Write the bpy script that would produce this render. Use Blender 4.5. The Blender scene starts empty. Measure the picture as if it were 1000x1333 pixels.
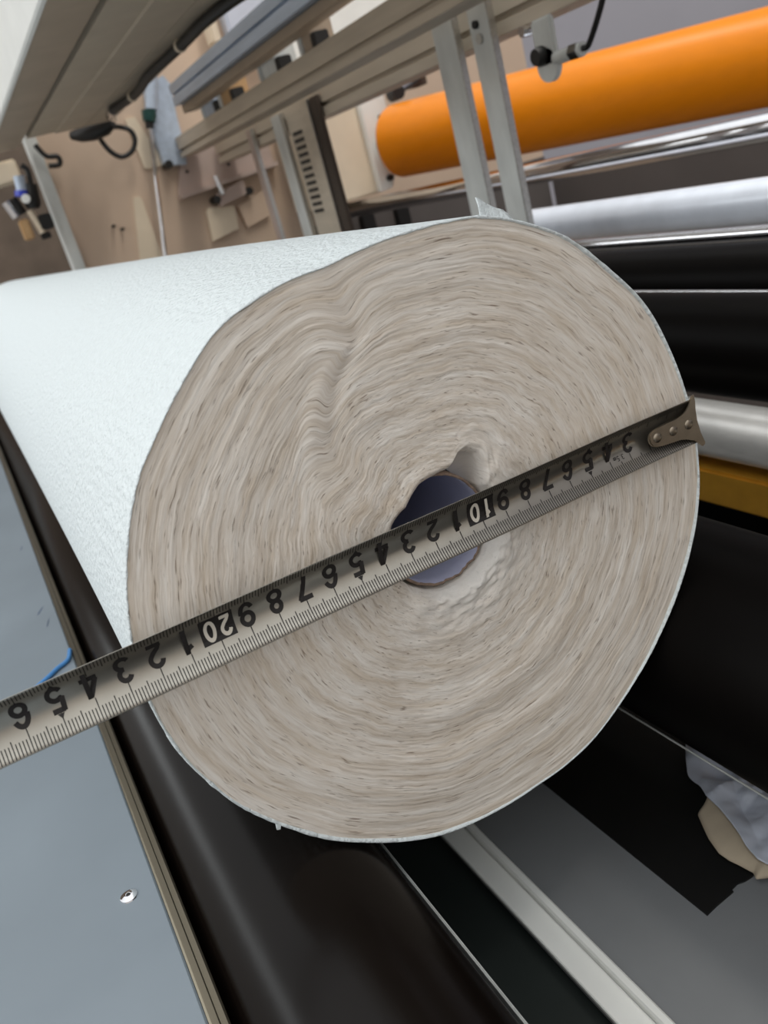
import bpy, bmesh, math, random
import numpy as np
from mathutils import Vector, Matrix
random.seed(7)
RNG = np.random.default_rng(11)
S = bpy.context.scene
COL = S.collection

# ---------------------------------------------------------------- camera, world, light, exposure
# metres; X runs along the machine away from the viewer, u = -Y is the side across the machine, Z is up.
cam = bpy.data.cameras.new('camera')
cam.sensor_fit = 'VERTICAL'; cam.sensor_height = 36.0; cam.sensor_width = 27.0
cam.lens = 1133.465 / 1333 * 36
cam.clip_start = 0.01; cam.clip_end = 60
cam.dof.use_dof = True; cam.dof.focus_distance = 0.315; cam.dof.aperture_fstop = 18.0
co = bpy.data.objects.new('camera', cam); COL.objects.link(co)
R = ((-0.4445, -0.8576, -0.2587), (-0.2190, 0.3841, -0.8969), (0.8686, -0.3420, -0.3585))
rm = Matrix((R[0], [-v for v in R[1]], [-v for v in R[2]])).transposed()
co.matrix_world = Matrix.Translation((-0.25798, 0.12398, 0.13139)) @ rm.to_quaternion().to_matrix().to_4x4()
S.camera = co

w = bpy.data.worlds.new('world'); S.world = w; w.use_nodes = True
nt = w.node_tree; bg = nt.nodes['Background']
tc = nt.nodes.new('ShaderNodeTexCoord'); sp = nt.nodes.new('ShaderNodeSeparateXYZ')
cr = nt.nodes.new('ShaderNodeValToRGB'); mr = nt.nodes.new('ShaderNodeMapRange')
mr.inputs['From Min'].default_value = -1; mr.inputs['From Max'].default_value = 1
nt.links.new(tc.outputs['Generated'], sp.inputs[0]); nt.links.new(sp.outputs['Z'], mr.inputs['Value'])
nt.links.new(mr.outputs[0], cr.inputs[0]); nt.links.new(cr.outputs[0], bg.inputs['Color'])
e = cr.color_ramp.elements
e[0].position = 0.30; e[0].color = (.16, .15, .14, 1)
e[1].position = 0.95; e[1].color = (.95, .98, 1.0, 1)
m = e.new(0.52); m.color = (.42, .395, .37, 1)
bg.inputs['Strength'].default_value = 1.55

def area(name, loc, target, sx, sy, power, col):
    l = bpy.data.lights.new(name, 'AREA'); l.shape = 'RECTANGLE'; l.size = sx; l.size_y = sy
    l.energy = power; l.color = col
    o = bpy.data.objects.new(name, l); COL.objects.link(o); o.location = loc
    d = Vector(target) - Vector(loc); o.rotation_euler = d.to_track_quat('-Z', 'Y').to_euler()
    return o
area('daylight_window', (1.9, 2.6, 1.55), (1.9, 0, 0), 4.6, .5, 30, (.93, .98, 1.0))
area('ceiling_lamp', (0.3, -1.0, 2.7), (0.3, -1.0, 0), 2.4, .35, 44, (1, .95, .86))

S.view_settings.view_transform = 'Standard'; S.view_settings.look = 'None'
S.view_settings.gamma = 1; S.view_settings.use_curve_mapping = False
S.view_settings.exposure = 0.0

# ---------------------------------------------------------------- materials
def lin(c):
    return tuple(((v / 255) / 12.92 if v / 255 <= .04045 else ((v / 255 + .055) / 1.055) ** 2.4) for v in c) + (1,)
def mat(name, rgb, rough=.5, metal=0., var=.08, scale=30., bump=0., bscale=200., stretch=(1, 1, 1), spec=.5, coat=0., rgb2=None, thr=(.35, .75)):
    m = bpy.data.materials.new(name); m.use_nodes = True
    n = m.node_tree; b = n.nodes['Principled BSDF']
    b.inputs['Roughness'].default_value = rough; b.inputs['Metallic'].default_value = metal
    b.inputs['Specular IOR Level'].default_value = spec; b.inputs['Coat Weight'].default_value = coat
    t = n.nodes.new('ShaderNodeTexCoord'); mp = n.nodes.new('ShaderNodeMapping'); mp.inputs['Scale'].default_value = stretch
    n.links.new(t.outputs['Object'], mp.inputs[0])
    nz = n.nodes.new('ShaderNodeTexNoise'); nz.inputs['Scale'].default_value = scale; nz.inputs['Detail'].default_value = 5
    n.links.new(mp.outputs[0], nz.inputs['Vector'])
    r = n.nodes.new('ShaderNodeValToRGB'); c = lin(rgb)
    c2 = lin(rgb2) if rgb2 else tuple(v * (1 - var * 2) for v in c[:3]) + (1,)
    r.color_ramp.elements[0].position = thr[0]; r.color_ramp.elements[1].position = thr[1]
    r.color_ramp.elements[0].color = c2; r.color_ramp.elements[1].color = c
    n.links.new(nz.outputs['Fac'], r.inputs[0]); n.links.new(r.outputs[0], b.inputs['Base Color'])
    if bump:
        n2 = n.nodes.new('ShaderNodeTexNoise'); n2.inputs['Scale'].default_value = bscale; n2.inputs['Detail'].default_value = 3
        n.links.new(mp.outputs[0], n2.inputs['Vector'])
        bp = n.nodes.new('ShaderNodeBump'); bp.inputs['Strength'].default_value = bump; bp.inputs['Distance'].default_value = .002
        n.links.new(n2.outputs['Fac'], bp.inputs['Height']); n.links.new(bp.outputs[0], b.inputs['Normal'])
    return m
M = {}
M['tissue'] = mat('white_tissue', (228, 235, 236), .9, var=.03, scale=400, bump=.85, bscale=420, spec=.2)
M['tissue_soft'] = mat('soft_tissue', (232, 229, 223), .95, var=.03, scale=120, bump=.2, bscale=300, spec=.15)
M['core_in'] = mat('core_paper', (178, 180, 204), .75, var=.05, scale=60)
M['core_rim'] = mat('core_rim', (150, 128, 112), .9, var=.2, scale=500)
M['drum'] = mat('black_drum', (17, 12, 9), .25, var=.1, scale=20, spec=.15, bump=.04, bscale=90)
M['black_roll'] = mat('black_roller', (11, 9, 8), .42, var=.1, scale=25, spec=.05)
M['chrome'] = mat('chrome', (225, 225, 228), .09, 1., var=.05, scale=50)
M['brushed'] = mat('brushed_steel', (205, 204, 200), .32, 1., var=.12, scale=60, stretch=(.1, 6, 6))
M['silver'] = mat('polished_silver', (250, 248, 243), .34, .4, var=.12, scale=30, stretch=(1, 3, 3))
M['gold'] = mat('ochre_paint', (222, 164, 54), .5, .35, var=.08, scale=60)
M['bluewhite'] = mat('pale_roller', (236, 243, 255), .28, .05, var=.05, scale=40)
M['orange'] = mat('orange_rubber', (230, 133, 4), .34, var=.03, scale=14, stretch=(.5, 6, 6), spec=.22)
M['alu'] = mat('aluminium', (208, 196, 178), .48, .12, var=.08, scale=40, stretch=(.2, 2, 2))
M['alu_blue'] = mat('aluminium_blue', (190, 204, 222), .38, .2, var=.1, scale=40, stretch=(.2, 2, 2))
M['galv'] = mat('galvanised', (226, 229, 226), .5, .12, var=.12, scale=35, stretch=(1, 1, .4))
M['beam'] = mat('beam_grey', (176, 158, 138), .55, .1, var=.06, scale=20)
M['beam_light'] = mat('beam_light', (196, 182, 162), .55, .1, var=.06, scale=20)
M['groove'] = mat('beam_groove', (70, 58, 48), .7, var=.1)
M['cream'] = mat('cream_paint', (230, 214, 190), .5, var=.04, scale=20)
M['white'] = mat('white_paint', (246, 246, 241), .45, var=.03, scale=30)
M['beige'] = mat('beige_paint', (212, 188, 166), .5, var=.07, scale=6)
M['beige_d'] = mat('beige_paint_dark', (192, 172, 162), .5, var=.08, scale=10)
M['black'] = mat('black_plastic', (20, 19, 18), .5, var=.15)
M['teal'] = mat('teal_plastic', (12, 66, 62), .4, var=.1)
M['blue'] = mat('blue_plastic', (40, 60, 190), .3, var=.1)
M['blue_hose'] = mat('blue_hose', (84, 150, 214), .3, var=.1)
M['tan'] = mat('tan_plastic', (196, 158, 112), .5, var=.1)
M['table'] = mat('steel_sheet', (136, 146, 154), .42, .12, var=.07, scale=9, bump=.02, bscale=60)
M['smudge'] = mat('smudge', (90, 105, 130), .6, var=.2)
M['steel_edge'] = mat('dull_steel', (124, 116, 100), .34, .85, var=.15, scale=30, stretch=(.2, 3, 3))
M['bed'] = mat('bed_grey', (138, 140, 142), .5, 0., var=.1, scale=14)
M['green_black'] = mat('green_black', (34, 40, 38), .5, var=.1, scale=40)
M['black_sheet'] = mat('black_sheet', (14, 13, 12), .6, var=.2, scale=40)
M['film'] = mat('white_film', (208, 214, 228), .3, var=.05, scale=40)
M['scrap'] = mat('tan_paper', (200, 184, 160), .8, var=.05)
M['wall'] = mat('wall_grey', (158, 156, 164), .8, var=.03, scale=3)
M['wall_dark'] = mat('wall_brown', (120, 104, 90), .8, var=.25, scale=4)
M['guard'] = mat('guard_panel', (96, 90, 88), .6, var=.08, scale=6)
M['floor'] = mat('floor_grey', (150, 146, 140), .6, var=.1, scale=4)
M['tape'] = mat('tape_blade', (172, 167, 157), .28, .9, var=.06, scale=120, stretch=(1, 1, 1))
M['ink'] = mat('tape_ink', (26, 20, 18), .5, var=.1)
M['ink_white'] = mat('tape_ink_white', (222, 214, 200), .45, .1, var=.05)
M['bronze'] = mat('hook_steel', (158, 146, 130), .34, .9, var=.12, scale=160)

# ---------------------------------------------------------------- helpers
def link(name, me, m, parent=None, smooth=False):
    o = bpy.data.objects.new(name, me); COL.objects.link(o)
    if m is not None and len(me.materials) == 0: me.materials.append(M[m] if isinstance(m, str) else m)
    if smooth:
        me.polygons.foreach_set('use_smooth', [True] * len(me.polygons))
    if parent is not None:
        o.parent = parent
        o.matrix_parent_inverse = Matrix.Translation(parent.location).inverted() if parent.type == 'EMPTY' else Matrix.Identity(4)
    return o
def thing(name, label, cat, loc=(0, 0, 0), group=None):
    o = bpy.data.objects.new(name, None); COL.objects.link(o); o.location = loc; o.empty_display_size = .02
    return tag(o, label, cat, group)
def tag(o, label, cat, group=None):
    o['label'] = label; o['category'] = cat
    if group: o['group'] = group
    return o
def fin(bm, name, m, parent=None, smooth=None, bev=0.):
    if bev:
        bmesh.ops.bevel(bm, geom=[e for e in bm.edges], offset=bev, segments=2, affect='EDGES', clamp_overlap=True)
    bmesh.ops.recalc_face_normals(bm, faces=bm.faces)
    if smooth is not None:
        for f in bm.faces: f.smooth = True
        for ed in bm.edges:
            if len(ed.link_faces) == 2 and ed.calc_face_angle(0) > math.radians(smooth): ed.smooth = False
    me = bpy.data.meshes.new(name); bm.to_mesh(me); bm.free()
    return link(name, me, m, parent)
def P(x, u, z): return Vector((x, -u, z))
def add_box(bm, x0, x1, u0, u1, z0, z1):
    v = [bm.verts.new(P(x, u, z)) for x in (x0, x1) for u in (u0, u1) for z in (z0, z1)]
    for f in ((0, 1, 3, 2), (4, 6, 7, 5), (0, 4, 5, 1), (2, 3, 7, 6), (0, 2, 6, 4), (1, 5, 7, 3)): bm.faces.new([v[i] for i in f])
def box(name, x0, x1, u0, u1, z0, z1, m, parent=None, bev=.0015):
    bm = bmesh.new(); add_box(bm, x0, x1, u0, u1, z0, z1)
    return fin(bm, name, m, parent, None, bev)
def extrude(name, poly, x0, x1, m, parent=None, bev=0.):
    """cross-section poly of (u, z) run along the machine"""
    bm = bmesh.new()
    a = [bm.verts.new(P(x0, u, z)) for u, z in poly]; b = [bm.verts.new(P(x1, u, z)) for u, z in poly]
    n = len(poly)
    for i in range(n): bm.faces.new((a[i], a[(i + 1) % n], b[(i + 1) % n], b[i]))
    bm.faces.new(a); bm.faces.new(b[::-1])
    return fin(bm, name, m, parent, None, bev)
def plate(name, poly, x0, x1, m, parent=None, bev=0.):
    return extrude(name, poly, x0, x1, m, parent, bev)
def add_tube(bm, pts, rad, seg=24, cap=True):
    """a tube through points; rad one number or one per point"""
    pts = [Vector(p) for p in pts]
    rr = rad if isinstance(rad, (list, tuple)) else [rad] * len(pts)
    t0 = (pts[1] - pts[0]).normalized()
    ref = Vector((0, 0, 1)) if abs(t0.z) < .9 else Vector((1, 0, 0))
    n = t0.cross(ref).normalized(); rings = []
    for i, p in enumerate(pts):
        t = (pts[min(i + 1, len(pts) - 1)] - pts[max(i - 1, 0)])
        t = t.normalized() if t.length > 1e-9 else t0
        n = (n - t * n.dot(t)).normalized(); b = t.cross(n)
        rings.append([bm.verts.new(p + (n * math.cos(2 * math.pi * k / seg) + b * math.sin(2 * math.pi * k / seg)) * rr[i]) for k in range(seg)])
    for a, b in zip(rings, rings[1:]):
        for k in range(seg): bm.faces.new((a[k], a[(k + 1) % seg], b[(k + 1) % seg], b[k]))
    if cap: bm.faces.new(rings[0][::-1]); bm.faces.new(rings[-1])
def tube(name, pts, rad, m, parent=None, seg=24, smooth=40):
    bm = bmesh.new(); add_tube(bm, pts, rad, seg)
    return fin(bm, name, m, parent, smooth)
def smoothpath(pts, n=8):
    pts = [Vector(p) for p in pts]; q = [pts[0]] + pts + [pts[-1]]; out = []
    for i in range(1, len(q) - 2):
        for k in range(n):
            t = k / n; a, b, c, d = q[i - 1], q[i], q[i + 1], q[i + 2]
            out.append(.5 * ((2 * b) + (c - a) * t + (2 * a - 5 * b + 4 * c - d) * t * t + (3 * b - a - 3 * c + d) * t ** 3))
    return out + [pts[-1]]
def roller(name, label, cat, m, u, z, r, x0, x1, jr=None, seg=64, body='body', jx=1.630, group=None):
    """a roller along the machine: body, rounded end caps and a journal at each end"""
    t = thing(name, label, cat, P(x0, u, z), group)
    b = min(.003, r * .2)
    tube(body, [P(x0, u, z), P(x0 + .0001, u, z), P(x0 + b, u, z), P(x1 - b, u, z), P(x1 - .0001, u, z), P(x1, u, z)], [r - b, r - b, r, r, r - b, r - b], m, t, seg, 50)
    jr = jr or r * .45
    tube('journal', [P(x1 - .002, u, z), P(jx, u, z)], jr, 'brushed', t, 24)
    tube('journal', [P(x0 - .05, u, z), P(x0 + .002, u, z)], jr, 'brushed', t, 24)
    return t

def vnoise(shape, cells, rng, wrap=False):
    """smooth value noise on a grid (rows not periodic, columns periodic when wrap)"""
    n0, n1 = cells; g = rng.random((n0 + 2, n1 + (0 if wrap else 2))) * 2 - 1
    a = np.linspace(0, n0, shape[0]); b = np.linspace(0, n1, shape[1], endpoint=not wrap)
    i = np.minimum(a.astype(int), n0); j = b.astype(int); fa = a - i; fb = b - j
    fa = fa * fa * (3 - 2 * fa); fb = fb * fb * (3 - 2 * fb); w_ = g.shape[1]
    j0 = j % w_; j1 = (j + 1) % w_
    A = g[i][:, j0]; B = g[i][:, j1]; Cc = g[i + 1][:, j0]; D = g[i + 1][:, j1]
    return (A * (1 - fb) + B * fb) * (1 - fa)[:, None] + (Cc * (1 - fb) + D * fb) * fa[:, None]

# ---------------------------------------------------------------- the setting
def struct(o): o['kind'] = 'structure'; return o
struct(box('floor', -3, 6, -3, 3, -1.0, -.95, 'floor', None, 0))
struct(box('wall_back', -3, 6, 1.95, 2.05, -.95, 3.2, 'wall', None, 0))
struct(box('wall_far', 4.5, 4.6, -3, 1.95, -.95, 3.2, 'wall_dark', None, 0))

# ---------------------------------------------------------------- the paper roll
CU, CZ = -0.0028, 0.0080
OUT = [(5.2, .1187), (9.8, .118), (16.2, .1172), (22.7, .1169), (28.5, .116), (35.3, .1139), (40.6, .1132), (45.9, .1128), (49.5, .1124), (54.6, .1109), (61.3, .1095), (67.7, .1082), (72.4, .106), (81.8, .103), (90.6, .1015), (98.8, .1008), (106.9, .1036), (114.5, .1058), (120.9, .1075), (127.5, .107), (132, .1069), (136.5, .1072), (141.8, .1078), (147, .1091), (151.3, .1094), (158.3, .1099), (164.5, .1106), (173, .112), (177.9, .1129), (183.5, .1139), (190.1, .1148), (197, .1159), (203.4, .1161), (209.6, .117), (216.5, .1172), (223.9, .1178), (229.5, .1189), (239, .1197), (245.4, .1208), (253.7, .1222), (259.7, .122), (267.5, .1219), (275.8, .1218), (282, .1230), (289.4, .1236), (298.6, .1223), (303.6, .1218), (308.9, .1217), (316.2, .1215), (324.6, .1219), (332.8, .1222), (340.3, .1224), (346.3, .1220), (352.9, .1208), (358.7, .1204)]
HOLE = [(9.6, .0219), (26.7, .0225), (38.1, .027), (47, .0304), (57.4, .0294), (63, .0265), (66.5, .0222), (81, .0203), (99.9, .0196), (126.8, .0165), (150.2, .0190), (173.3, .0195), (192, .0212), (201.5, .0219), (218, .0222), (252, .0224), (270.8, .0223), (290.1, .0222), (330.8, .0220), (352, .0219)]
def polar(tab, th):
    a = np.radians([t[0] for t in tab]); r = np.array([t[1] for t in tab])
    return np.interp(th, a, r, period=2 * math.pi)
def smooth_per(y, k):
    ker = np.ones(k) / k
    return np.convolve(np.concatenate([y[-k:], y, y[:k]]), ker, 'same')[k:-k]

roll = thing('paper_roll', 'large roll of white tissue paper with grey-beige wound end face, resting on two black drums', 'paper roll', (0.0, 0.0, -0.115))
NT, NR = 1080, 420
th = np.linspace(0, 2 * math.pi, NT, endpoint=False)
Ro = smooth_per(polar(OUT, th), 15); Ri = smooth_per(polar(HOLE, th), 9)
f = np.linspace(0, 1, NR)[:, None]
rr = Ri[None] + (Ro - Ri)[None] * f
TH = np.broadcast_to(th[None], rr.shape)
# wound layers: rho is the "paper length" coordinate; rings are lines of equal rho, kinked inwards along the dent
deg = np.degrees(TH)
cen = np.interp(rr, [.030, .050, .059, .068, .076, .084, .100], [134, 127, 120, 110, 100, 99, 99.5])
dl = (deg - cen + 180) % 360 - 180
fade = np.interp(rr, [.022, .035, .06, .085, .1005], [.2, .5, .85, .85, .15])
arc = dl * math.pi / 180 * rr
dip = .0050 * np.exp(-(arc / .0065) ** 2) - .0032 * np.exp(-((arc - .015) / .008) ** 2) - .0016 * np.exp(-((arc + .017) / .010) ** 2)
wob = .0007 * vnoise(rr.shape, (7, 46), RNG, True) + .0003 * vnoise(rr.shape, (30, 150), RNG, True)
edge_t = np.interp(f, [0, .93, 1], [1, 1, 0])
rho = rr - (Ro - .116)[None] * f + (dip * fade + wob) * edge_t
def ring_noise(cr, ct, rng, n=2400):
    """noise that is a function of rho and theta"""
    g = vnoise((n, NT), (cr, ct), rng, True)
    idx = np.clip((rho - .010) / .115 * (n - 1), 0, n - 1.001); i0 = idx.astype(int); fr = idx - i0
    jj = np.broadcast_to(np.arange(NT)[None], rr.shape)
    return g[i0, jj] * (1 - fr) + g[np.minimum(i0 + 1, n - 1), jj] * fr
near = np.clip(1 - (rr - Ri[None]) / .024, 0, 1) ** 1.3
low = np.clip(np.cos(np.radians(deg - 300)) * 1.3, 0, 1) + .6 * np.exp(-((deg - 38) / 22) ** 2)
wad = near * np.clip(low, 0, 1)
relief = .00009 * ring_noise(120, 60, RNG) + .00005 * ring_noise(300, 40, RNG) + .00022 * ring_noise(40, 24, RNG) + .0007 * ring_noise(12, 10, RNG)
folds = .0024 * vnoise(rr.shape, (22, 26), RNG, True) + .0012 * vnoise(rr.shape, (60, 60), RNG, True)
inn = np.clip((rr - Ri[None]) / .004, 0, 1)
X = relief * (1 - wad * .6) + folds * wad * inn - .0016 * wad
X += .0045 * np.clip(1 - (rr - Ri[None]) / .0035, 0, 1) ** 2          # rolls inwards at the hole
X += .0003 * np.clip((rr - (Ro - .0010)[None]) / .0010, 0, 1) ** 2     # and slightly at the rim
X -= .0008 * np.exp(-((arc - .010) / .006) ** 2) * fade - .0010 * np.exp(-((arc + .002) / .004) ** 2) * fade
# extra rows going back from the hole edge to the cardboard core
back_r = [np.maximum(Ri, .0205), np.maximum(Ri * .97, .0216), np.full(NT, .0216)]
back_x = [.0075, .012, .0165]
jag = .0012 * vnoise((3, NT), (2, 40), RNG, True)
rows_r = np.vstack([np.array(back_r[::-1]) + jag * .5, rr]); rows_x = np.vstack([np.repeat(np.array(back_x[::-1])[:, None], NT, 1) + jag, X])
rows_rho = np.vstack([np.repeat(rho[:1] - .001, 3, 0), rho]); rows_wad = np.vstack([np.ones((3, NT)), wad])
nr = rows_r.shape[0]
THf = np.broadcast_to(th[None], rows_r.shape)
U = CU + rows_r * np.cos(THf); Z = CZ + rows_r * np.sin(THf)
def grid_mesh(name, XX, UU, ZZ, wrap=True):
    n0, n1 = XX.shape
    me = bpy.data.meshes.new(name)
    idx = np.arange(n0 * n1).reshape(n0, n1)
    nx = np.roll(idx, -1, 1) if wrap else idx[:, 1:]
    cu = idx if wrap else idx[:, :-1]
    q = np.stack([cu[:-1], nx[:-1], nx[1:], cu[1:]], -1).reshape(-1, 4)
    me.vertices.add(n0 * n1); me.vertices.foreach_set('co', np.stack([XX, -UU, ZZ], -1).astype(np.float32).ravel())
    me.loops.add(q.size); me.loops.foreach_set('vertex_index', q.ravel().astype(np.int32))
    me.polygons.add(len(q)); me.polygons.foreach_set('loop_start', np.arange(0, q.size, 4, dtype=np.int32))
    me.polygons.foreach_set('use_smooth', np.ones(len(q), dtype=bool))
    me.update(calc_edges=True); me.validate()
    return me
fm = grid_mesh('end_face', rows_x, U, Z)
at = fm.attributes.new('ring', 'FLOAT_VECTOR', 'POINT')
at.data.foreach_set('vector', np.stack([np.cos(THf), np.sin(THf), rows_rho], -1).astype(np.float32).ravel())
aw = fm.attributes.new('wad', 'FLOAT', 'POINT'); aw.data.foreach_set('value', rows_wad.astype(np.float32).ravel())
def face_mat():
    m = bpy.data.materials.new('wound_paper_edge'); m.use_nodes = True; n = m.node_tree; L = n.links
    b = n.nodes['Principled BSDF']; b.inputs['Roughness'].default_value = .95; b.inputs['Specular IOR Level'].default_value = .1
    a = n.nodes.new('ShaderNodeAttribute'); a.attribute_name = 'ring'
    def noise(sx, sr, det=3, rough=.55):
        mp = n.nodes.new('ShaderNodeMapping'); mp.inputs['Scale'].default_value = (sx, sx, sr)
        L.new(a.outputs['Vector'], mp.inputs[0])
        z = n.nodes.new('ShaderNodeTexNoise'); z.inputs['Scale'].default_value = 1; z.inputs['Detail'].default_value = det; z.inputs['Roughness'].default_value = rough
        L.new(mp.outputs[0], z.inputs['Vector']); return z.outputs['Fac']
    def ramp(fac, stops):
        r = n.nodes.new('ShaderNodeValToRGB'); el = r.color_ramp.elements
        el[0].position, el[0].color = stops[0]; el[1].position, el[1].color = stops[-1]
        for p_, c_ in stops[1:-1]: k = el.new(p_); k.color = c_
        L.new(fac, r.inputs[0]); return r.outputs[0]
    def mix(fac, c1, c2, mode='MIX'):
        x = n.nodes.new('ShaderNodeMix'); x.data_type = 'RGBA'; x.blend_type = mode
        if isinstance(fac, float): x.inputs[0].default_value = fac
        else: L.new(fac, x.inputs[0])
        for s_, i in ((c1, 6), (c2, 7)):
            if isinstance(s_, tuple): x.inputs[i].default_value = s_
            else: L.new(s_, x.inputs[i])
        return x.outputs[2]
    base = ramp(noise(2.2, 260, 4, .65), [(.34, lin((211, 198, 182))), (.5, lin((221, 211, 199))), (.66, lin((231, 224, 215)))])
    fine = ramp(noise(9, 1500, 3, .6), [(.32, (.74, .69, .64, 1)), (.48, (.95, .94, .93, 1)), (.62, (1.05, 1.05, 1.05, 1))])
    c = mix(.55, base, fine, 'MULTIPLY')
    dark = ramp(noise(13, 1500, 2, .5), [(.62, (0, 0, 0, 1)), (.74, (1, 1, 1, 1))])
    c = mix(mix(.7, (0, 0, 0, 1), dark), c, lin((112, 92, 76)))
    streak = ramp(noise(4, 1000, 2, .5), [(.58, (0, 0, 0, 1)), (.72, (1, 1, 1, 1))])
    c = mix(mix(.34, (0, 0, 0, 1), streak), c, lin((138, 116, 94)))
    lightr = ramp(noise(5, 700, 2, .5), [(.58, (0, 0, 0, 1)), (.75, (1, 1, 1, 1))])
    c = mix(mix(.4, (0, 0, 0, 1), lightr), c, lin((234, 229, 222)))
    w_ = n.nodes.new('ShaderNodeAttribute'); w_.attribute_name = 'wad'
    k = n.nodes.new('ShaderNodeMath'); k.operation = 'MULTIPLY'; k.inputs[1].default_value = .8; L.new(w_.outputs['Fac'], k.inputs[0])
    c = mix(k.outputs[0], c, lin((236, 233, 228)))
    L.new(c, b.inputs['Base Color'])
    bp = n.nodes.new('ShaderNodeBump'); bp.inputs['Strength'].default_value = .25; bp.inputs['Distance'].default_value = .0006
    L.new(noise(10, 1300, 4, .6), bp.inputs['Height']); L.new(bp.outputs[0], b.inputs['Normal'])
    return m
link('end_face', fm, face_mat(), roll)
# the outer sheet: follows the outline of the face, becomes round further back; ragged front edge
xs = np.array([.0000, .0008, .002, .005, .01, .018, .03, .05, .08, .12, .18, .26, .36, .5, .7, .95, 1.25, 1.62])
# radius about the core axis of the circle r=.1153 centred on the roll axis (u=0, z=0)
du, dz = -CU, -CZ
bq = du * np.cos(th) + dz * np.sin(th); Rc = bq + np.sqrt(bq * bq + .1153 ** 2 - du * du - dz * dz)
rows = []; rx = []
ragged = .0006 * vnoise((1, NT), (1, 210), RNG, True)[0] + .0006 * vnoise((1, NT), (1, 60), RNG, True)[0]
tdeg = np.degrees(th)
lip = .0003 + .0010 * np.exp(-((tdeg - 238) / 30) ** 2) + .0004 * np.exp(-(((tdeg - 20 + 180) % 360 - 180) / 45) ** 2) + .3 * np.abs(ragged)
rows += [Ro - lip - .0003, Ro - lip, Ro - .35 * lip]; rx += [np.full(NT, .0010), -.0003 - .3 * lip, -.0006 - .5 * lip]
for i, x in enumerate(xs):
    k = 1 - math.exp(-x / .11) if x > 0 else 0
    rows.append((Ro + .0002 + .3 * np.abs(ragged)) * (1 - k) + Rc * k); rx.append(np.full(NT, x))
rows = np.array(rows); rx = np.array(rx)
link('outer_sheet', grid_mesh('outer_sheet', rx, CU + rows * np.cos(th), CZ + rows * np.sin(th)), 'tissue', roll)
# far end disc and the core
tube('far_end_face', [P(1.60, 0, 0), P(1.6195, 0, 0)], .1150, 'tissue_soft', roll, 96)
bm = bmesh.new(); seg = 96; rings = []
prof = [(1.59, .0202), (.012, .0202), (.0052, .0200), (.0049, .0205), (.0053, .0211), (.012, .0213), (1.59, .0213)]
for x, r in prof:
    rings.append([bm.verts.new(P(x + (.0005 * math.sin(k * .9) + .0004 * math.sin(k * 2.3 + 1) if x < .01 else 0), CU + r * math.cos(2 * math.pi * k / seg), CZ + r * math.sin(2 * math.pi * k / seg))) for k in range(seg)])
for i, (a, b) in enumerate(zip(rings, rings[1:])):
    for k in range(seg):
        fc = bm.faces.new((a[k], a[(k + 1) % seg], b[(k + 1) % seg], b[k])); fc.material_index = 1 if 2 <= i <= 4 else 0; fc.smooth = True
ct = fin(bm, 'core_tube', 'core_in', roll); ct.data.materials.append(M['core_rim']); ct['label'] = 'blue-grey cardboard core inside the hole of the roll'
# loose corner of tissue standing up on the top edge
def sheet(name, rowsv, m, parent=None, thick=.0004):
    bm = bmesh.new(); g = [[bm.verts.new(p) for p in r] for r in rowsv]
    for a, b in zip(g, g[1:]):
        for k in range(len(a) - 1): bm.faces.new((a[k], a[k + 1], b[k + 1], b[k]))
    o = fin(bm, name, m, parent, 80)
    so = o.modifiers.new('thickness', 'SOLIDIFY'); so.thickness = thick; so.offset = 0
    return o
fl = []
for i in range(7):
    t = i / 6
    top = [(0.0462, .1130), (.0480, .1122), (.0508, .1100), (.0540, .1078), (.0572, .1062), (.0595, .1030), (.0612, .0995)][i]
    bot = [(0.0448, .1052), (.0472, .1040), (.0500, .1025), (.0530, .1010), (.0560, .0995), (.0585, .0980), (.0610, .0965)][i]
    fl.append([P(.009 + .0015 * (k / 3) + .002 * math.sin(t * 3), top[0] * (k / 3) + bot[0] * (1 - k / 3) + .0006 * math.sin(k * 1.1), top[1] * (k / 3) + bot[1] * (1 - k / 3)) for k in range(4)])
fo = sheet('loose_flap', fl, 'tissue', roll); fo['label'] = 'loose corner of white tissue standing up on the roll'
bm = bmesh.new()
vs = [bm.verts.new(p) for p in (P(.0002, -.0936, -.0632), P(.0002, -.0916, -.0658), P(-.0004, -.0933, -.0690), P(-.0006, -.0945, -.0684))]
bm.faces.new(vs); fr = fin(bm, 'torn_shred', 'tissue', roll); so = fr.modifiers.new('thickness', 'SOLIDIFY'); so.thickness = .0005

# ---------------------------------------------------------------- the tape measure
q7, q8, q9, q11 = -.10983, .0098, .03357, -.0325
def tape_pt(k, s, lift=0.):
    """k centimetres along the blade, s in -1..1 across it (up = +1)"""
    hw = .0091 + .0004 * k / 25
    wv = s * hw - .0009 * k / 25
    c, sn = math.cos(q9), math.sin(q9)
    bow = .0050
    x = -.008 + q11 * (k - 12) * .01 - bow * (s * s) + .0008
    # small sag waves of the thin blade
    x += .0004 * math.sin(k * .5)
    return Vector((x - lift, q7 + c * k * .01 - sn * wv, q8 + sn * k * .01 + c * wv))
tape = thing('tape_measure', 'steel tape measure blade with upside-down black numbers stretched across the roll end', 'tape measure', tape_pt(12, 0))
ks = np.linspace(-.05, 38, 153); ss = np.linspace(-1, 1, 17)
sheet('blade', [[tape_pt(k, s) for s in ss] for k in ks], 'tape', tape, .00016)
bm = bmesh.new()
def tick(k, s0, s1, wd):
    n = 4; pr = None
    for i in range(n + 1):
        s = s0 + (s1 - s0) * i / n
        a = bm.verts.new(tape_pt(k - wd / 2, s, .00018)); b = bm.verts.new(tape_pt(k + wd / 2, s, .00018))
        if pr: bm.faces.new((pr[0], pr[1], b, a))
        pr = (a, b)
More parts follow.
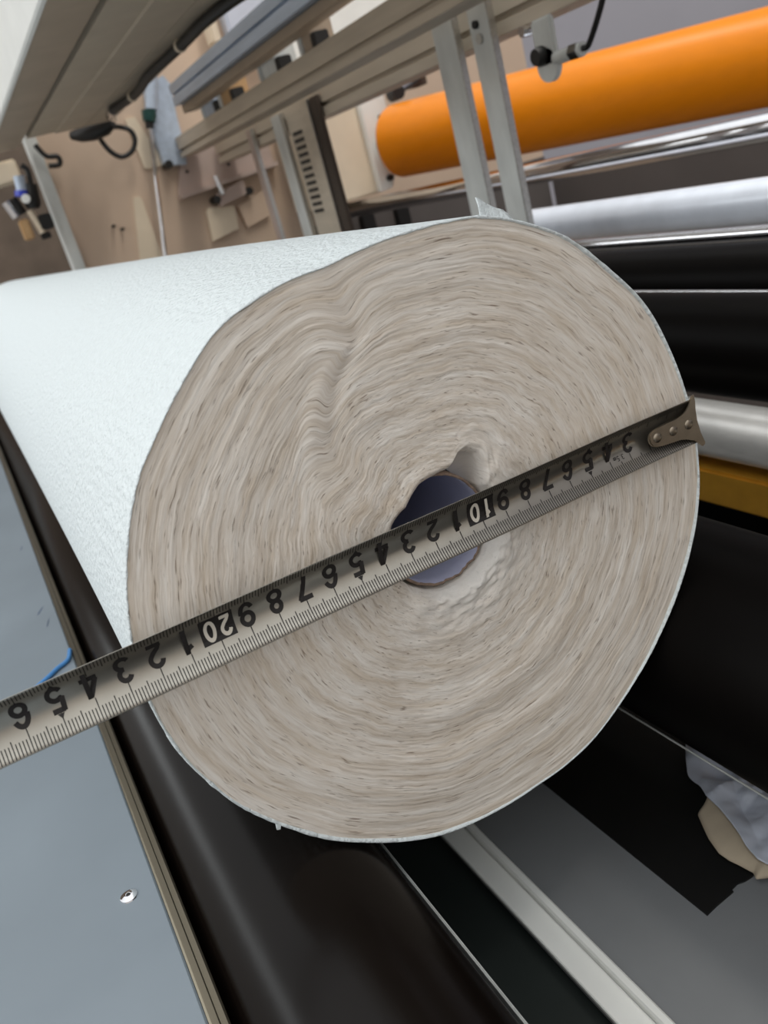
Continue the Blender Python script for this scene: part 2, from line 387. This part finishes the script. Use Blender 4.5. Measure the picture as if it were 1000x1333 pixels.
for mm in range(2, 330):
    k = mm / 10
    ln = .62 if mm % 10 == 0 else (.46 if mm % 5 == 0 else .36)
    tick(k, -.97, -.97 + ln, .032)
    tick(k, .97, .97 - ln * .85, .032)
tk = fin(bm, 'tick_marks', 'ink', tape); tk['kind'] = 'stuff'
bm = bmesh.new()
for (k) in (5, 15, 25):
    for sg, s0 in ((-1, -.36), (1, .56)):
        v = [bm.verts.new(tape_pt(k - .10, s0 + (.0 if sg < 0 else 0), .0002)), bm.verts.new(tape_pt(k + .10, s0, .0002)), bm.verts.new(tape_pt(k, s0 + sg * .16, .0002))]
        bm.faces.new(v)
ar = fin(bm, 'arrow_marks', 'ink', tape); ar['kind'] = 'stuff'
def arc(cx, cy, rx, ry, a0, a1, n=14):
    return [(cx + rx * math.cos(math.radians(a0 + (a1 - a0) * i / n)), cy + ry * math.sin(math.radians(a0 + (a1 - a0) * i / n))) for i in range(n + 1)]
GLYPH = {   # centre lines in a box about .62 wide and 1 high
    '0': [arc(.31, .5, .23, .42, 0, 360, 28)],
    '1': [[(.33, .0), (.33, 1.0)], [(.36, .93), (.25, .80), (.10, .74)]],
    '2': [arc(.31, .69, .22, .23, 170, -35, 14) + [(.38, .42), (.20, .26), (.11, .08)], [(.05, .08), (.57, .08)]],
    '3': [arc(.29, .71, .20, .21, 160, -90, 14) + arc(.29, .28, .23, .22, 90, -155, 14)],
    '4': [[(.43, .0), (.43, 1.0)], [(.40, .95), (.07, .32)], [(.02, .28), (.62, .28)]],
    '5': [[(.55, .92), (.14, .92)], [(.16, .98), (.11, .48)], [(.10, .50)] + arc(.31, .32, .23, .25, 130, -155, 16)],
    '6': [arc(.31, .30, .22, .23, 0, 360, 22), arc(.33, .50, .245, .42, 180, 30, 14)],
    '7': [[(.03, .92), (.59, .92)], [(.56, .95), (.38, .62), (.27, .30), (.24, .0)]],
    '8': [arc(.31, .72, .19, .20, 0, 360, 20), arc(.31, .28, .23, .22, 0, 360, 22)],
    '9': [arc(.31, .70, .22, .23, 0, 360, 22), arc(.29, .50, .245, .42, 0, -150, 14)],
    '.': [[(.05, .06), (.15, .06)]], 'm': [[(.08, 0), (.08, .6)], [(.08, .55), (.34, .55), (.34, 0)], [(.34, .55), (.60, .55), (.60, 0)]],
}
def text_mesh(txt, wd=.178):
    vs_, fs_ = [], []; ox = 0
    for ch in txt:
        for ln in GLYPH[ch]:
            n = len(ln); closed = math.dist(ln[0], ln[-1]) < 1e-6; base = len(vs_)
            for i, (x, y) in enumerate(ln):
                p0 = ln[i - 1] if i else (ln[-2] if closed else ln[0]); p1 = ln[i + 1] if i < n - 1 else (ln[1] if closed else ln[-1])
                tx, ty = p1[0] - p0[0], p1[1] - p0[1]; l_ = math.hypot(tx, ty) or 1
                vs_ += [(ox + x - ty / l_ * wd / 2, y + tx / l_ * wd / 2, 0), (ox + x + ty / l_ * wd / 2, y - tx / l_ * wd / 2, 0)]
            for i in range(n - 1):
                k = base + 2 * i; fs_.append((k, k + 1, k + 3, k + 2))
        ox += .4 if ch == '.' else .78
    me = bpy.data.meshes.new('digit'); me.from_pydata(vs_, [], fs_)
    return me
TXT = {c: text_mesh(c) for c in '0123456789'}
TXT['3.5m'] = text_mesh('3.5m', .12)
def print_text(txt, k, s_mid, size, m, lift=.00022, kscale=1.0, name='digit'):
    src = TXT[txt]; me = src.copy(); me.name = name
    xs_ = [v.co.x for v in src.vertices]; ys_ = [v.co.y for v in src.vertices]
    xm = (min(xs_) + max(xs_)) / 2; ym = (min(ys_) + max(ys_)) / 2
    for v in me.vertices:
        a = (v.co.x - xm) * size * kscale; b = (v.co.y - ym) * size
        v.co = tape_pt(k + a * 100, s_mid - b / .0092, lift)
    me.materials.clear(); me.materials.append(M[m])
    o = link(name, me, None, tape)
    return o
for n in range(3, 34):
    if n % 10: print_text(str(n % 10), n, .12, 0.0084 if n > 12 else .0080, 'ink')
    else:
        bm = bmesh.new(); g = [[bm.verts.new(tape_pt(n + a, s, .0002)) for s in (-.36, -.2, 0, .2, .4, .58)] for a in (-.56, -.3, 0, .3, .56)]
        for a, b in zip(g, g[1:]):
            for j in range(5): bm.faces.new((a[j], a[j + 1], b[j + 1], b[j]))
        bxo = fin(bm, 'number_box', 'ink', tape); bxo['label'] = 'black box behind the white number'
        for ch, dk in ((str(n // 10), -.27), ('0', .25)):
            print_text(ch, n + dk, .10, .0072, 'ink_white', .0004, .85)
print_text('3.5m', 3.55, -.36, .0020, 'ink', name='length_mark')
# the hook: fish-tail plate with a turned lip and three rivets
hk = []
def hook_pt(k, w, lift):   # w metres across
    k += .17; w *= 1.07
    p = tape_pt(k, 0); c, sn = math.cos(q9), math.sin(q9)
    return Vector((-.0082 - lift + .0001 * k, p.y - sn * w, p.z + c * w))
# rounded end at k=2.15, tapered shank, flare to the fish tail near k=-0.4
tail = [(-.31, .0074), (-.29, .0045), (-.31, .0001), (-.43, -.0051), (-.60, -.0094)]
pts2 = [(-.62, -.0102), (-.50, -.0107), (-.38, -.0098), (-.26, -.0086), (-.10, -.0072), (.06, -.0061), (.28, -.0051), (.60, -.0046), (1.0, -.0043), (1.55, -.0039), (1.80, -.0036), (1.97, -.0028), (2.09, -.0014), (2.12, .0002), (2.08, .0016), (1.98, .0025), (1.84, .0030), (1.5, .0034), (1.16, .0036), (.75, .0036), (.48, .0038), (.28, .0043), (.10, .0054), (-.04, .0068), (-.14, .0084), (-.22, .0096), (-.32, .0098)] + tail
ctr = None
bm = bmesh.new()
front = [bm.verts.new(hook_pt(k, w_, .0007)) for k, w_ in pts2]; backv = [bm.verts.new(hook_pt(k, w_, -.0004)) for k, w_ in pts2]
bm.faces.new(front); bm.faces.new(backv[::-1]); n = len(pts2)
for i in range(n): bm.faces.new((front[i], front[(i + 1) % n], backv[(i + 1) % n], backv[i]))
bmesh.ops.bevel(bm, geom=[e_ for e_ in bm.edges if all(v in front for v in e_.verts)], offset=.0004, segments=2, affect='EDGES', clamp_overlap=True)
bmesh.ops.triangulate(bm, faces=[f_ for f_ in bm.faces if len(f_.verts) > 4])
hook = fin(bm, 'hook', 'bronze', tape); hook['label'] = 'bronze-grey fish-tail end hook with three rivets'
bm = bmesh.new()
tl = [bm.verts.new(hook_pt(k, w_, .0003)) for k, w_ in tail]; tb = [bm.verts.new(hook_pt(k + .02, w_ * .9, -.0045)) for k, w_ in tail]
for i in range(4): bm.faces.new((tl[i], tl[i + 1], tb[i + 1], tb[i]))
lipo = fin(bm, 'hook_lip', 'bronze', hook); so = lipo.modifiers.new('thickness', 'SOLIDIFY'); so.thickness = .0008
for k in (1.74, .93, .14):
    p = hook_pt(k, -0.0001, .0006)
    bm = bmesh.new(); add_tube(bm, [p, p + Vector((-.0004, 0, 0)), p + Vector((-.0007, 0, 0)), p + Vector((-.0008, 0, 0))], [.0020, .0019, .0013, .0004], 24)
    fin(bm, 'rivet', 'bronze', hook, 60)

# ---------------------------------------------------------------- drums and the bed between them
roller('winding_drum', 'glossy black winding drum under the roll, next to the sheet steel table', 'drum', 'drum', -.0960, -.1222, .039, -.45, 1.60, seg=128)
roller('winding_drum', 'glossy black winding drum under the roll, beside the crumpled white film', 'drum', 'black_roll', .1283, -.1081, .0514, -.45, 1.60, seg=128)
tag(box('bed_plate', -.6, 1.6, -.0040, .42, -.206, -.200, 'bed', None, .002), 'grey steel bed plate below the drums under the crumpled film', 'plate')
rail = thing('bed_rail', 'white painted angle rail along the edge of the grey bed plate', 'rail', P(-.1, .003, -.1998))
extrude('rail_body', [(-.0048, -.1998), (-.0048, -.1980), (-.0043, -.1975), (.0068, -.1975), (.0068, -.1998)], -.6, 1.6, 'white', rail)
extrude('rail_lip', [(.0070, -.1998), (.0070, -.1950), (.0078, -.1940), (.0105, -.1940), (.0115, -.1950), (.0115, -.1998)], -.6, 1.6, 'white', rail)
tag(box('lower_plate', -.6, 1.6, -.135, .02, -.25, -.2065, 'green_black', None, .001), 'greenish black plate in the gap between drum and white rail', 'plate')
tag(extrude('guard_strip', [(-.0546, -.2064), (-.0546, -.1216), (-.0540, -.1212), (-.0536, -.1216), (-.0536, -.2064)], -.6, 1.6, 'galv'), 'thin upright steel strip with bright edge along the black drum', 'strip')
tag(tube('guide_wire', [P(-.5, .0919, -.1479), P(1.6, .0919, -.1479)], .0005, 'galv', None, 8), 'thin bright wire under the drum above the film', 'wire')  # thin rod added to imitate the edge highlight of the drum
bs = [(.30, .0585), (-.0290, .0595), (-.0282, .066), (-.0275, .0771), (-.0262, .0775), (-.0257, .0815), (-.0268, .0850), (-.0271, .0896), (-.0226, .1047), (-.02, .17), (.30, .17)]  # outline of the sheet added for the dark, ragged gap on the bed
bm = bmesh.new()
lo = [bm.verts.new(P(x, u, -.1999)) for x, u in bs]; hi = [bm.verts.new(P(x, u, -.1990)) for x, u in bs]
bm.faces.new(lo[::-1]); bm.faces.new(hi)
for i in range(len(bs)): bm.faces.new((lo[i], lo[(i + 1) % len(bs)], hi[(i + 1) % len(bs)], hi[i]))
tag(fin(bm, 'black_sheet', 'black_sheet'), 'matt black sheet with a torn end lying on the grey bed plate', 'sheet')
# crumpled film: a fan of rings inside its outline, folded along random creases
def crease(rng, n, fr):
    pl = [(rng.normal(size=2), rng.random() * 7) for _ in range(n)]
    return lambda x, u: sum(abs(((x * d_[0] + u * d_[1]) * fr + p_) % 2 - 1) for d_, p_ in pl) / n
def resample(poly, n, closed):
    q = poly + [poly[0]] if closed else poly
    L_ = [0]
    for a, b in zip(q, q[1:]): L_.append(L_[-1] + math.dist(a, b))
    t = np.linspace(0, L_[-1], n, endpoint=not closed)
    return list(zip(np.interp(t, L_, [p[0] for p in q]), np.interp(t, L_, [p[1] for p in q])))
film = thing('crumpled_film', 'crumpled white plastic film heaped on the bed plate below the drum', 'film', P(0, .11, -.199))
FO = [(.056, .1330), (.0482, .1265), (.0400, .1185), (.0330, .1120), (.0295, .1097), (.0250, .1090), (.0204, .1084), (.0160, .1065), (.0128, .1045), (.0040, .1035), (-.0030, .1015), (-.0115, .0985), (-.0190, .0950), (-.0280, .0925), (-.0360, .0945), (-.055, .1000), (-.075, .115), (-.070, .140), (-.03, .152), (.02, .150), (.05, .142)]
rng = np.random.default_rng(5); c1 = crease(rng, 5, 48); c2 = crease(rng, 6, 120)
ol = resample(FO, 170, True); cx, cu_ = 0.0, .128
bm = bmesh.new(); G = []
for k in range(44):
    t = k / 43
    G.append([bm.verts.new(P(cx + (x - cx) * t, cu_ + (u - cu_) * t, -.1895 + (.016 * (c1(cx + (x - cx) * t, cu_ + (u - cu_) * t) - .5) + .006 * (c2(cx + (x - cx) * t, cu_ + (u - cu_) * t) - .5)) * (.4 + .6 * min(1, 3 * (1 - t))))) for x, u in ol])
for a, b in zip(G, G[1:]):
    for k in range(len(ol)): bm.faces.new((a[k], a[(k + 1) % len(ol)], b[(k + 1) % len(ol)], b[k]))
bmesh.ops.remove_doubles(bm, verts=bm.verts, dist=1e-6)
fs = fin(bm, 'film_sheet', 'film', film, 35); so = fs.modifiers.new('thickness', 'SOLIDIFY'); so.thickness = .0003
SC_OUT = [(.0150, .1064), (.0135, .1000), (.0125, .0976), (.0058, .0939), (-.0020, .0898), (-.0107, .0866), (-.0167, .0868), (-.0224, .0882), (-.0285, .0892), (-.0320, .0868), (-.0345, .0917)]
SC_IN = [(.0169, .1112), (.0100, .1090), (.0018, .1069), (-.0054, .1041), (-.0127, .1011), (-.0192, .0976), (-.0249, .0960), (-.0288, .0959), (-.0309, .0969), (-.0350, .0987)]
so_ = resample(SC_OUT, 60, False); si_ = resample(SC_IN, 60, False)
fl = []
for (a, b) in zip(so_, si_):
    fl.append([P(a[0] * (1 - k / 6) + b[0] * k / 6, a[1] * (1 - k / 6) + b[1] * k / 6, -.1960 + .0028 * math.sin(k / 6 * 2.2) + .004 * (c1(a[0], a[1]) - .4)) for k in range(7)])
sc = sheet('torn_flap', fl, 'scrap', film, .0006)
sc['label'] = 'tan torn flap at the rim of the film'

# ---------------------------------------------------------------- the table on the near side
tb = thing('side_table', 'pale grey sheet steel table top beside the black drum, with one rivet', 'table', P(.2, -.3, -.13))
extrude('table_top', [(-.75, -.1000), (-.1405, -.1000), (-.1398, -.1006), (-.1398, -.1032), (-.75, -.1032)], -.7, 1.58, 'table', tb, 0)
extrude('folded_rim', [(-.1396, -.1300), (-.1396, -.1003), (-.1388, -.0999), (-.1366, -.1000), (-.1362, -.1006), (-.1342, -.1006), (-.1335, -.1012), (-.1340, -.1025), (-.1358, -.1035), (-.1358, -.1300)], -.7, 1.58, 'steel_edge', tb)
p = P(.0495, -.1508, -.1000)
bm = bmesh.new(); add_tube(bm, [p, p + Vector((0, 0, .0005)), p + Vector((0, 0, .0011)), p + Vector((0, 0, .0012)), p + Vector((0, 0, .0006))], [.0036, .0034, .0020, .0011, .0008], 32)
fin(bm, 'rivet', 'chrome', tb, 40)['label'] = 'shiny domed blind rivet in the table top'
tube('rivet_hole', [p + Vector((0, 0, .0004)), p + Vector((0, 0, .00125))], .00085, 'black', tb, 16)
for (x, u, a, l_) in ((.58, -.1490, .5, .009), (.40, -.150, .9, .012), (.37, -.1475, .6, .010)):
    bm = bmesh.new(); ps = [(-1, 0), (-.4, .16), (.3, .1), (1, .0), (.4, -.12), (-.5, -.1)]
    bm.faces.new([bm.verts.new(P(x + l_ * (c_ * math.cos(a) - s_ * math.sin(a)), u + .35 * l_ * (c_ * math.sin(a) + s_ * math.cos(a)), -.09985)) for c_, s_ in ps])
    fin(bm, 'scuff_mark', 'smudge', tb)
tag(tube('air_hose', smoothpath([P(.305, -.1400, -.0992), P(.2898, -.1430, -.0985), P(.2839, -.1504, -.0985), P(.276, -.1585, -.0985), P(.262, -.175, -.0985)]), .0014, 'blue_hose', None, 12), 'short thin blue air hose on the table edge behind the tape', 'hose')  # short blue line drawn as a thin tube on the table

# ---------------------------------------------------------------- rollers and bars rising behind the roll
roller('silver_roller', 'bright polished silver roller just above the ochre bar', 'roller', 'silver', .2825, -.083, .0187, -.5, 1.55)
tag(box('inner_panel', -.6, 1.6, .318, .326, -.1995, -.1200, 'black_roll', None, .001), 'black inner panel below the ochre bar beyond the drum', 'panel')
tag(tube('guide_wire', [P(-.5, .3745, -.0184), P(1.6, .3745, -.0184)], .0013, 'chrome', None, 10), 'thin shiny wire along the top of the broad black roller', 'wire')  # thin rod added to imitate the highlight along the roller top
tag(box('ochre_bar', -.5, 1.60, .272, .296, -.1345, -.1085, 'gold', None, .002), 'flat ochre painted bar just below the polished silver roller', 'bar')
roller('black_roller', 'broad black rubber roller just above the polished silver roller', 'roller', 'black_roll', .343, -.047, .0365, -.5, 1.55)
roller('black_roller', 'black rubber roller set behind, below the slim chrome rod', 'roller', 'black_roll', .511, -.050, .0345, -.5, 1.55)
roller('slim_rod', 'slim chrome rod right under the pale blue-white roller', 'rod', 'chrome', .463, .003, .0063, -.5, 1.55, jr=.004)
roller('pale_roller', 'pale blue-white roller between two chrome rods', 'roller', 'bluewhite', .614, .001, .0223, -.5, 1.55)
roller('chrome_rod', 'thick chrome rod running below the orange roller', 'rod', 'chrome', .673, .0635, .0148, -.5, 1.625, jr=.008)
oroll = thing('orange_roller', 'big glossy orange rubber roller behind the two hanging posts', 'roller', P(.9, .93, .06))
A = P(1.363, .751, .164); B = P(.40, 1.181, .105); d = (A - B).normalized()
tube('body', [B, B + d * .004, A - d * .012, A - d * .004, A], [.062, .066, .066, .063, .056], 'orange', oroll, 96, 60)
tube('journal', [A, A + d * .03], .022, 'brushed', oroll, 24)
tube('journal', [B - d * .05, B], .022, 'brushed', oroll, 24)

# ---------------------------------------------------------------- the machine's end frame
fr = thing('end_frame', 'beige painted steel end frame plate behind the far end of the roll', 'frame', P(1.66, .6, -.95))
plate('frame_plate', [(.150, -.95), (1.3, -.95), (1.3, .345), (.66, .345), (.62, .5), (.150, .5)], 1.645, 1.675, 'beige', fr)
plate('frame_edge', [(.128, -.95), (.149, -.95), (.149, .40), (.128, .40)], 1.635, 1.68, 'galv', fr)
def strip(poly, m='cream', x=1.640, t=.005): return plate('cover_strip', poly, x, x + t, m, fr)
strip([(.325, .344), (.345, .344), (.372, .252), (.366, .246), (.336, .246), (.330, .250)])
strip([(.286, .196), (.290, .202), (.300, .202), (.304, .196), (.306, .05), (.250, .05)])
strip([(.429, .269), (.443, .266), (.437, .192), (.423, .189)])
plate('bracket_plate', [(.378, .182), (.403, .245), (.50, .262), (.60, .262), (.60, .185), (.55, .182)], 1.632, 1.6445, 'beige_d', fr)
plate('lower_shelf', [(.378, .182), (.60, .196), (.60, .188), (.378, .174)], 1.610, 1.6445, 'beige_d', fr)
plate('cover_plate', [(.430, .144), (.481, .135), (.485, .130), (.480, .088), (.418, .078), (.424, .138)], 1.632, 1.6445, 'cream', fr)
plate('cover_plate', [(.494, .130), (.560, .150), (.556, .095), (.500, .085)], 1.632, 1.6445, 'beige', fr)
plate('support_plate', [(.379, .389), (.422, .402), (.431, .384), (.423, .325), (.419, .265), (.412, .235), (.367, .244), (.367, .316)], 1.622, 1.6445, 'alu_blue', fr)
for (u, z) in ((.374, .243), (.448, .155), (.522, .154), (.41, .222), (.50, .215), (.23, .16), (.245, .15)):
    r = .008 if u > .3 and z < .2 or (u, z) == (.374, .243) else .003
    tube('bolt', [P(1.612 if r > .005 else 1.628, u, z), P(1.6445, u, z)], r, 'black', fr, 12)
plate('dark_recess', [(.655, -.45), (1.295, -.45), (1.295, .046), (.655, .046)], 1.636, 1.6445, 'guard', fr)
for u0_ in (.70, .76, .85): box('dark_foot', 1.615, 1.635, u0_, u0_ + .032, -.01, .040, 'black', fr, .002)
tube('pin', [P(1.61, .458, .200), P(1.61, .463, .162)], .006, 'chrome', fr, 12)
plate('pin_block', [(.452, .166), (.515, .178), (.515, .150), (.452, .140)], 1.615, 1.632, 'beige_d', fr)
tag(plate('white_panel', [(.66, .3455), (.66, .52), (1.25, .52), (1.25, .3455)], 1.650, 1.668, 'white'), 'white panel seen through the gap above the aluminium profile', 'panel')
tag(box('cream_lamp_box', 1.58, 1.62, .528, .548, .430, .50, 'cream', None, .004), 'small cream box behind the black cable', 'box')
tag(box('pale_blue_panel', 1.56, 1.60, .56, .66, .395, .60, M['film'], None, .004), 'pale blue panel above the bluish guide rail', 'panel')

# pneumatic cylinder
cy = thing('air_cylinder', 'upright air cylinder with a teal collar and a long thin piston rod', 'cylinder', P(1.60, .36, .335))
tube('body', [P(1.60, .372, .345), P(1.60, .402, .43)], .0125, 'alu_blue', cy, 24)
tube('collar', [P(1.60, .3595, .325), P(1.60, .3635, .3345), P(1.60, .366, .345)], [.012, .014, .014], 'teal', cy, 24)
tube('gland', [P(1.60, .357, .313), P(1.60, .3595, .325)], .008, 'black', cy, 16)
tube('piston_rod', [P(1.60, .297, .060), P(1.60, .358, .318)], .0045, 'chrome', cy, 16)
# gearbox with mounting flange at the orange roller
gb = thing('bearing_box', 'cream painted bearing box at the end of the orange roller', 'box', P(1.45, .68, .04))
box('housing', 1.42, 1.64, .618, .722, .082, .262, 'cream', gb, .004)
plate('flange', [(.715, .082), (.742, .084), (.772, .130), (.772, .262), (.715, .262)], 1.400, 1.4195, 'white', gb, .002)
for (u, z) in ((.752, .215), (.738, .104)): tube('bolt', [P(1.388, u, z), P(1.400, u, z)], .006, 'black', gb, 12)
plate('side_plate', [(.590, .04), (.617, .04), (.617, .27), (.590, .27)], 1.41, 1.44, 'groove', gb)
cl = thing('pipe_clamp', 'black and chrome clamp above the end of the orange roller', 'clamp', P(1.36, .80, .25))
tube('clamp_knob', [P(1.345, .775, .247), P(1.375, .775, .247)], .013, 'black', cl, 16)
tube('clamp_pin', [P(1.36, .78, .250), P(1.36, .835, .268)], .009, 'chrome', cl, 16)
box('clamp_block', 1.36, 1.40, .815, .85, .250, .285, 'groove', cl)

# aluminium profiles
def tslot(u0, u1, z0, z1, gz, gd=.009, gw=.006):
    pts_ = [(u1, z0), (u1, z1), (u0, z1)]
    for g in sorted(gz, reverse=True):
        pts_ += [(u0, g + gw / 2), (u0 + gd, g + gw / 2), (u0 + gd, g - gw / 2), (u0, g - gw / 2)]
    return pts_ + [(u0, z0)]
def profile(name, label, cat, poly, m='alu', x1=1.62):
    o = extrude(name, poly, -.3, x1, m, None, .0006); return tag(o, label, cat)
profile('aluminium_profile', 'slotted aluminium profile to which the hanging posts are bolted, upper of the pair', 'profile', tslot(.404, .446, .2490, .2870, [.2610]))
profile('aluminium_profile', 'slotted aluminium profile behind the post heads, lower of the pair', 'profile', tslot(.478, .520, .2190, .2585, [.2350]))
profile('guide_rail', 'bluish aluminium guide rail above the gap with small blocks', 'rail', tslot(.36, .40, .3175, .352, [.3345], .006, .004), 'alu_blue', 1.40)
profile('slim_profile', 'slim grey profile under the bluish guide rail', 'profile', [(.372, .3035), (.398, .3035), (.398, .3165), (.372, .3165)], 'beam', 1.40)
for i, (x0, x1, m_, lab) in enumerate(((1.34, 1.40, 'alu_blue', 'bluish grey carriage block between the profiles, farthest along'), (1.24, 1.29, 'tan', 'small tan carriage block between the profiles'), (1.02, 1.08, 'galv', 'light steel carriage block between the profiles, next to the white gap'), (.885, .915, 'beam', 'narrow grey-brown carriage block standing in front of the white gap'))):
    cb = thing('carriage_block', lab, 'block', P(x0, .43, .2875))
    box('block_body', x0, x1, .410, .444, .2875, .325, m_, cb)
    box('block_clip', x0 - .014, x0 - .001, .408, .43, .2875, .305, 'black', cb)
    box('block_flange', x1 + .001, x1 + .008, .406, .446, .2875, .340, 'galv', cb)

# hanging posts
def post(label, x0, x1, u, zb, zt, m='galv', flange=.004, group=None):
    t = thing('hanging_post', label, 'post', P((x0 + x1) / 2, u, zt))
    box('web', x0, x1, u, u + .006, zb, zt, m, t, .0008)
    box('bright_edge', x0 - .0022, x0 - .0002, u - .001, u + .007, zb, zt, 'brushed', t, .0005)
    return t
p1 = post('flat galvanised post in front of the orange roller, farther of the close pair', .637, .681, .460, -.06, .2585)
p2 = post('flat galvanised post in front of the orange roller, nearer of the close pair', .571, .607, .460, -.06, .2585)
tube('bolt', [P(.592, .456, .236), P(.592, .4602, .236)], .004, 'black', p2, 12)
tube('bolt', [P(.590, .457, .222), P(.590, .4602, .222)], .005, 'brushed', p2, 12)
post('slim galvanised post with a bright edge beside the cream plates', 1.360, 1.385, .468, -.06, .250, 'beige_d')
p4 = post('pale post with a slotted vent plate beside it', 1.205, 1.248, .468, -.06, .250, 'galv')
box('vent_plate', 1.122, 1.200, .476, .482, -.06, .250, 'alu', p4, .0008)
for i in range(12): box('slot', 1.148, 1.186, .4745, .4762, .210 - i * .0112, .2155 - i * .0112, 'black', p4, 0)
p5 = post('grey post between the vent plate and the cream bearing box', 1.084, 1.112, .468, -.06, .250, 'alu')
box('dark_flange', 1.050, 1.079, .470, .476, -.06, .250, 'groove', p5, .0008)

# sensor bracket
sb = thing('sensor_bracket', 'small steel bracket with a black knob holding a sensor', 'bracket', P(.50, .478, .212))
plate('bracket_arm', [(.470, .2185), (.4765, .2185), (.4765, .175), (.470, .175)], .489, .520, 'galv', sb, .002)
tube('bracket_foot', [P(.5045, .470, .1765), P(.5045, .4765, .1765)], .0155, 'galv', sb, 24)
tube('knob', [P(.509, .461, .186), P(.509, .466, .186), P(.509, .470, .186)], [.0075, .009, .009], 'black', sb, 24)
tube('screw', [P(.529, .466, .2125), P(.529, .4778, .2125)], .005, 'chrome', sb, 16)
tube('sensor', [P(.492, .473, .1795), P(.452, .473, .1795)], .0062, 'galv', sb, 20)
tube('sensor_nut', [P(.468, .473, .1795), P(.456, .473, .1795)], .0075, 'chrome', sb, 6)
tube('sensor_cable', smoothpath([P(.452, .473, .1795), P(.444, .472, .1800), P(.434, .471, .188), P(.422, .470, .200), P(.412, .470, .213), P(.400, .472, .235), P(.398, .480, .26)]), .0028, 'black', sb, 12)

# overhead beam, its cover and the cable under it
ob = thing('overhead_beam', 'grey-brown overhead beam with a dark groove above the roll', 'beam', P(.9, .15, .335))
extrude('beam_body', [(.117, .420), (.117, .336), (.166, .336), (.167, .3335), (.2205, .3335), (.2205, .336), (.2225, .336), (.2225, .3335), (.274, .3335), (.278, .338), (.278, .420)], -.1, 1.52, 'beam_light', ob)
extrude('groove_strip', [(.106, .420), (.106, .343), (.1168, .343), (.1168, .420)], -.1, 1.54, 'groove', ob)
extrude('beam_flank', [(.0535, .420), (.0535, .3335), (.1056, .3335), (.1056, .420)], -.1, 1.60, 'beam', ob)
tag(extrude('cover_panel', [(.0450, .80), (.0450, .3335), (.0470, .3315), (.0510, .3315), (.0532, .3335), (.0532, .80)], -.1, 1.62, 'white'), 'upright white cover panel along the flank of the overhead beam', 'panel')
cb = thing('cable', 'thick black cable sagging along the edge of the overhead beam', 'cable', P(1.0, .28, .33))
tube('sheath', smoothpath([P(.66, .275, .3262), P(.72, .257, .3262), P(.80, .246, .3255), P(.88, .247, .3258), P(.97, .242, .3245), P(1.06, .238, .3240), P(1.16, .244, .3225), P(1.25, .245, .3250), P(1.33, .236, .3262)]), .0068, 'black', cb, 14)
for x, u, z in ((.90, .246, .3258), (1.20, .2447, .3232)):
    tube('cable_tie', [P(x, u, z), P(x + .006, u, z)], .0082, 'cream', cb, 14)
tube('cable_gland', [P(1.325, .2365, .3262), P(1.37, .240, .3250), P(1.41, .252, .3235)], [.0085, .0085, .006], 'chrome', cb, 14)
pc = thing('plug_connector', 'black plug connector with a looped cable under the beam end', 'connector', P(1.56, .24, .33))
tube('plug', [P(1.60, .208, .3330), P(1.585, .222, .3290), P(1.56, .240, .3270), P(1.545, .262, .3280), P(1.53, .275, .3300)], [.008, .013, .016, .015, .008], 'black', pc, 16)
LX = 1.60
tube('cable_loop', smoothpath([P(LX - .03, .270, .330), P(LX, .300, .3285), P(LX, .318, .318), P(LX, .321, .300), P(LX, .308, .282), P(LX, .285, .2765), P(LX, .268, .290), P(LX, .258, .312), P(LX - .03, .250, .328)]), .0048, 'black', pc, 12)
hk2 = thing('cable_hook', 'black bent cable end beside the frame edge under the beam', 'cable', P(1.62, .15, .31))
tube('cable_end', smoothpath([P(1.62, .140, .335), P(1.62, .152, .312), P(1.62, .172, .306), P(1.62, .170, .292), P(1.62, .150, .294)]), .0048, 'black', hk2, 12)
# air fittings on the left of the frame edge
av = thing('air_regulator', 'black and blue air regulator with a bright dial on the frame edge', 'regulator', P(1.60, .09, .23))
tube('regulator_body', [P(1.60, .104, .270), P(1.60, .094, .238), P(1.60, .092, .228)], [.011, .016, .012], 'black', av, 20)
tube('regulator_cap', [P(1.598, .084, .262), P(1.598, .088, .288)], .010, 'alu_blue', av, 20)
tube('blue_ring', [P(1.597, .080, .252), P(1.597, .083, .262)], .0125, 'blue', av, 20)
tube('dial', [P(1.575, .082, .246), P(1.585, .084, .247)], .008, 'white', av, 20)
box('valve_block', 1.59, 1.63, .092, .117, .186, .214, 'black', av, .003)
tube('valve_stem', [P(1.60, .083, .226), P(1.60, .092, .182)], .007, 'cream', av, 16)
tube('valve_foot', [P(1.60, .086, .176), P(1.60, .104, .176)], .006, 'black', av, 12)
tube('hose_bend', smoothpath([P(1.60, .100, .305), P(1.60, .107, .296), P(1.60, .106, .282), P(1.60, .104, .270)]), .005, 'black', av, 12)
av2 = thing('air_filter', 'small black air filter with a tan block below it, away from the frame edge', 'filter', P(1.60, .055, .22))
tube('filter_body', [P(1.60, .058, .252), P(1.60, .066, .222)], .013, 'black', av2, 20)
tube('filter_glass', [P(1.595, .048, .250), P(1.595, .056, .220)], .0085, 'chrome', av2, 20)
box('filter_block', 1.59, 1.62, .057, .075, .176, .214, 'tan', av2, .003)
tag(box('cream_bar', 1.66, 1.72, -.30, .100, .285, .325, 'cream', None, .003), 'cream painted cross bar behind the air regulator', 'bar')
gd = tag(box('machine_guard', -.5, 1.63, 1.30, 1.32, -.95, .022, 'guard', None, .002), 'dark brown-grey guard panel low behind the rollers', 'panel')
